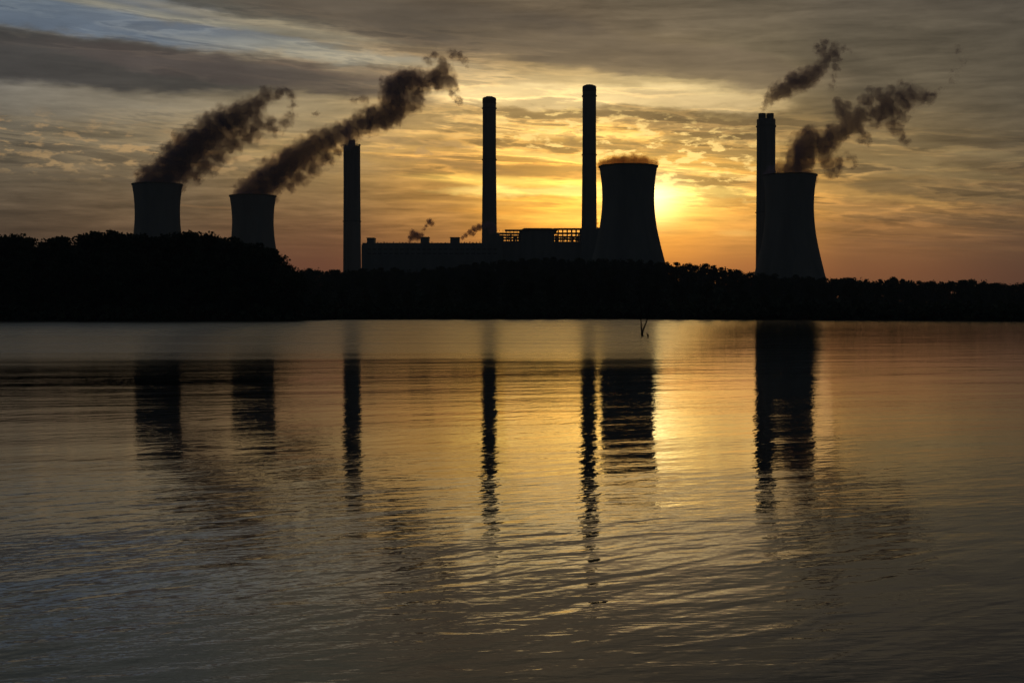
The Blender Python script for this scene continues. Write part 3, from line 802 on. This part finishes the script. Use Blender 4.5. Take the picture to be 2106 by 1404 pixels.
A = [(286,384,10),(300,382,18),(366,385,10),(325,384,34),(350,384,22),(318,370,32),(344,366,34),(356,350,38),(371,333,38),(391,312,37),(414,290,35),(440,271,34),(467,254,32),(492,240,29),(514,230,26),(533,216,22),(550,202,18),(565,194,14),(576,190,12),(592,192,9,.2),(602,202,9,.3),(605,218,9,.4),(602,236,9,.45),(588,252,12,.5),(560,262,17,.45),(530,262,20,.35),(505,276,22,.35),(475,296,22,.3),(448,320,20,.3),(422,340,20,.3),(398,360,16,.3)]
plume('steam_plume', A, 1890, DARK, 'steam plume leaning right off the furthest left cooling tower', seed=3)
B = [(484,407,8),(498,405,16),(560,407,9),(521,407,32),(545,407,18),(515,397,28),(535,388,34),(551,374,33),(570,358,32),(592,342,31),(614,326,30),(636,310,28),(656,298,26),(676,288,24),(692,278,20),(705,270,17),(615,366,16,.3),(596,382,12,.3),(642,345,18,.3),(668,325,18,.35),(692,308,14,.4)]
plume('steam_plume', B, 2000, DARK, 'steam plume leaning right off the second cooling tower towards the thick left chimney', seed=4)
S1 = [(712,300,9,.3),(715,292,14),(718,296,11),(719,282,18),(724,268,21),(742,257,24),(764,248,26),(786,244,26),(806,230,29),(822,212,26),(812,190,28),(802,174,18),(830,174,27),(852,168,24),(858,192,20),(878,172,20),(897,164,24),(912,148,19),(911,132,12),(923,170,17),(934,190,10,.1),(941,205,8,.15),(944,213,6,.2),(880,126,9,.45),(895,116,10,.5),(930,116,9,.35),(945,118,8,.35),(956,128,7,.3),(964,140,6,.35),(848,218,16,.3),(864,210,12,.35),(742,202,9,.5),(730,206,8,.5),(752,208,8,.55),(652,234,7,.45)]
plume('smoke_plume', S1, 2070, DARK, 'thick dark smoke billowing up to the right off the thick left chimney', seed=6)
S4 = [(1565,234,4),(1567,226,6),(1573,215,9),(1582,204,13),(1596,193,17),(1612,186,19),(1632,172,21),(1651,166,21),(1667,158,19),(1680,147,15),(1690,136,12,.1),(1697,122,14,.1),(1712,112,12,.2),(1718,126,10,.1),(1715,142,9,.1),(1690,108,12,.4),(1692,92,9,.2),(1680,102,8,.5),(1712,98,8,.5),(1712,162,7,.5),(1708,180,7,.55),(1730,104,6,.5),(1744,106,5,.5)]
plume('smoke_plume', S4, 1870, DARK, 'small dark smoke trail curling up from the twin flue chimney', seed=7, nscale=0.07, voxel=1.6, warp=21.0)
RP = [(1588,358,16),(1602,350,18),(1588,364,10),(1604,360,14),(1612,352,15),(1578,361,6),(1584,358,7),(1596,354,9),(1604,336,6,.3),(1582,362,5),(1592,362,9),(1600,362,12),(1625,366,26),(1652,366,22),(1668,366,11),(1590,354,7,.2),(1608,348,18),(1640,346,32),(1646,326,33),(1654,306,31),(1664,288,26),(1668,272,14),(1690,298,27),(1710,284,23),(1728,274,20),(1744,262,20),(1742,246,18),(1730,230,16),(1722,218,13),(1738,222,11),(1760,268,15),(1772,282,12,.1),(1781,292,8,.2),(1700,330,18,.3),(1708,344,16,.35),(1722,334,12,.4),(1745,326,9,.5),(1752,338,7,.5),(1790,240,12,.25),(1768,238,17,.3),(1782,212,15,.3),(1830,228,18,.3),(1850,206,18,.3),(1835,190,12,.4),(1760,250,16,.15),(1815,245,14,.35),(1900,200,14,.35),(1806,230,16,.2),(1814,212,17,.1),(1802,194,14,.1),(1786,188,8,.2),(1824,200,11,.2),(1838,203,8,.3),(1795,258,12,.35),(1868,182,11,.45),(1850,174,9,.4),(1876,198,17,.25),(1893,204,13,.25),(1910,196,9,.4),(1928,192,7,.5),(1864,216,14,.35),(1850,234,15,.35),(1842,252,14,.35),(1838,270,12,.4),(1826,256,12,.45),(1853,282,9,.4),(1864,292,7,.4),(1966,106,7,.6),(1976,128,7,.6),(1962,150,7,.6),(1957,170,6,.6)]
plume('steam_plume', RP, 1740, DARK, 'ragged steam plume drifting right off the rightmost cooling tower', seed=9)
CP = [(x, 339, 8 + 11 * math.cos((x - 1291) / 62 * PI / 2)) for x in range(1238, 1346, 7)]
plume('steam_plume', CP, 1600, GOLD, 'thin golden cap of steam glowing over the rim of the cooling tower before the sun', seed=12, flat=1.3, nscale=0.06, warp=7.0, amp=0.9, disp=1.5, voxel=1.4)
E1 = [(843,496,3.5),(846,488,7),(853,484,9),(861,487,8),(868,484,5),(849,478,6),(873,472,3.5,.3),(878,464,4,.3),(884,457,6,.15),(889,460,5,.2)]
plume('steam_puff', E1, 1800, PUFF, 'small dark puff beside the middle roof vent of the power house', voxel=0.8, seed=14, disp=0.8, nscale=0.16, warp=6.0, group='small steam puffs over the power house roof')
E2 = [(952,489,4,.1),(958,484,5),(966,478,6),(976,472,7),(985,468,7),(974,482,5,.4),(995,465,6),(1004,463,7),(1012,465,7),(1017,472,6),(1010,475,6)]
plume('steam_puff', E2, 1780, PUFF, 'wispy puff drifting across the foot of the middle slim chimney', voxel=0.8, seed=15, disp=0.8, nscale=0.16, warp=6.0, group='small steam puffs over the power house roof')
E3 = [(1228,468,3),(1227.5,460,3.6),(1226.5,452,3.2),(1226,444,2.4)]
plume('steam_puff', E3, 1790, GOLD, 'faint bright steam wisp between the tallest chimney and the cooling tower', voxel=0.8, seed=16, disp=0.6, nscale=0.2, warp=6.0, group='small steam puffs over the power house roof')

# ------------------------------------------------------------------ thin morning haze
import os
bm = bmesh.new(); box(bm, -2600, 2600, -450, 3000, -7.5, 420)
hz = bm_obj('haze', bm, None); setp(hz, 'thin morning haze lying over the lake and the plant', 'haze', kind='stuff')
m, t, o = new_mat('haze_air')
pv = t.n.new('ShaderNodeVolumePrincipled'); pv.inputs['Color'].default_value = (0.75, 0.85, 1.0, 1); pv.inputs['Density'].default_value = 0.00016
pv.inputs['Anisotropy'].default_value = 0.0
t.l.new(pv.outputs[0], o.inputs['Volume']); hz.data.materials.append(m)
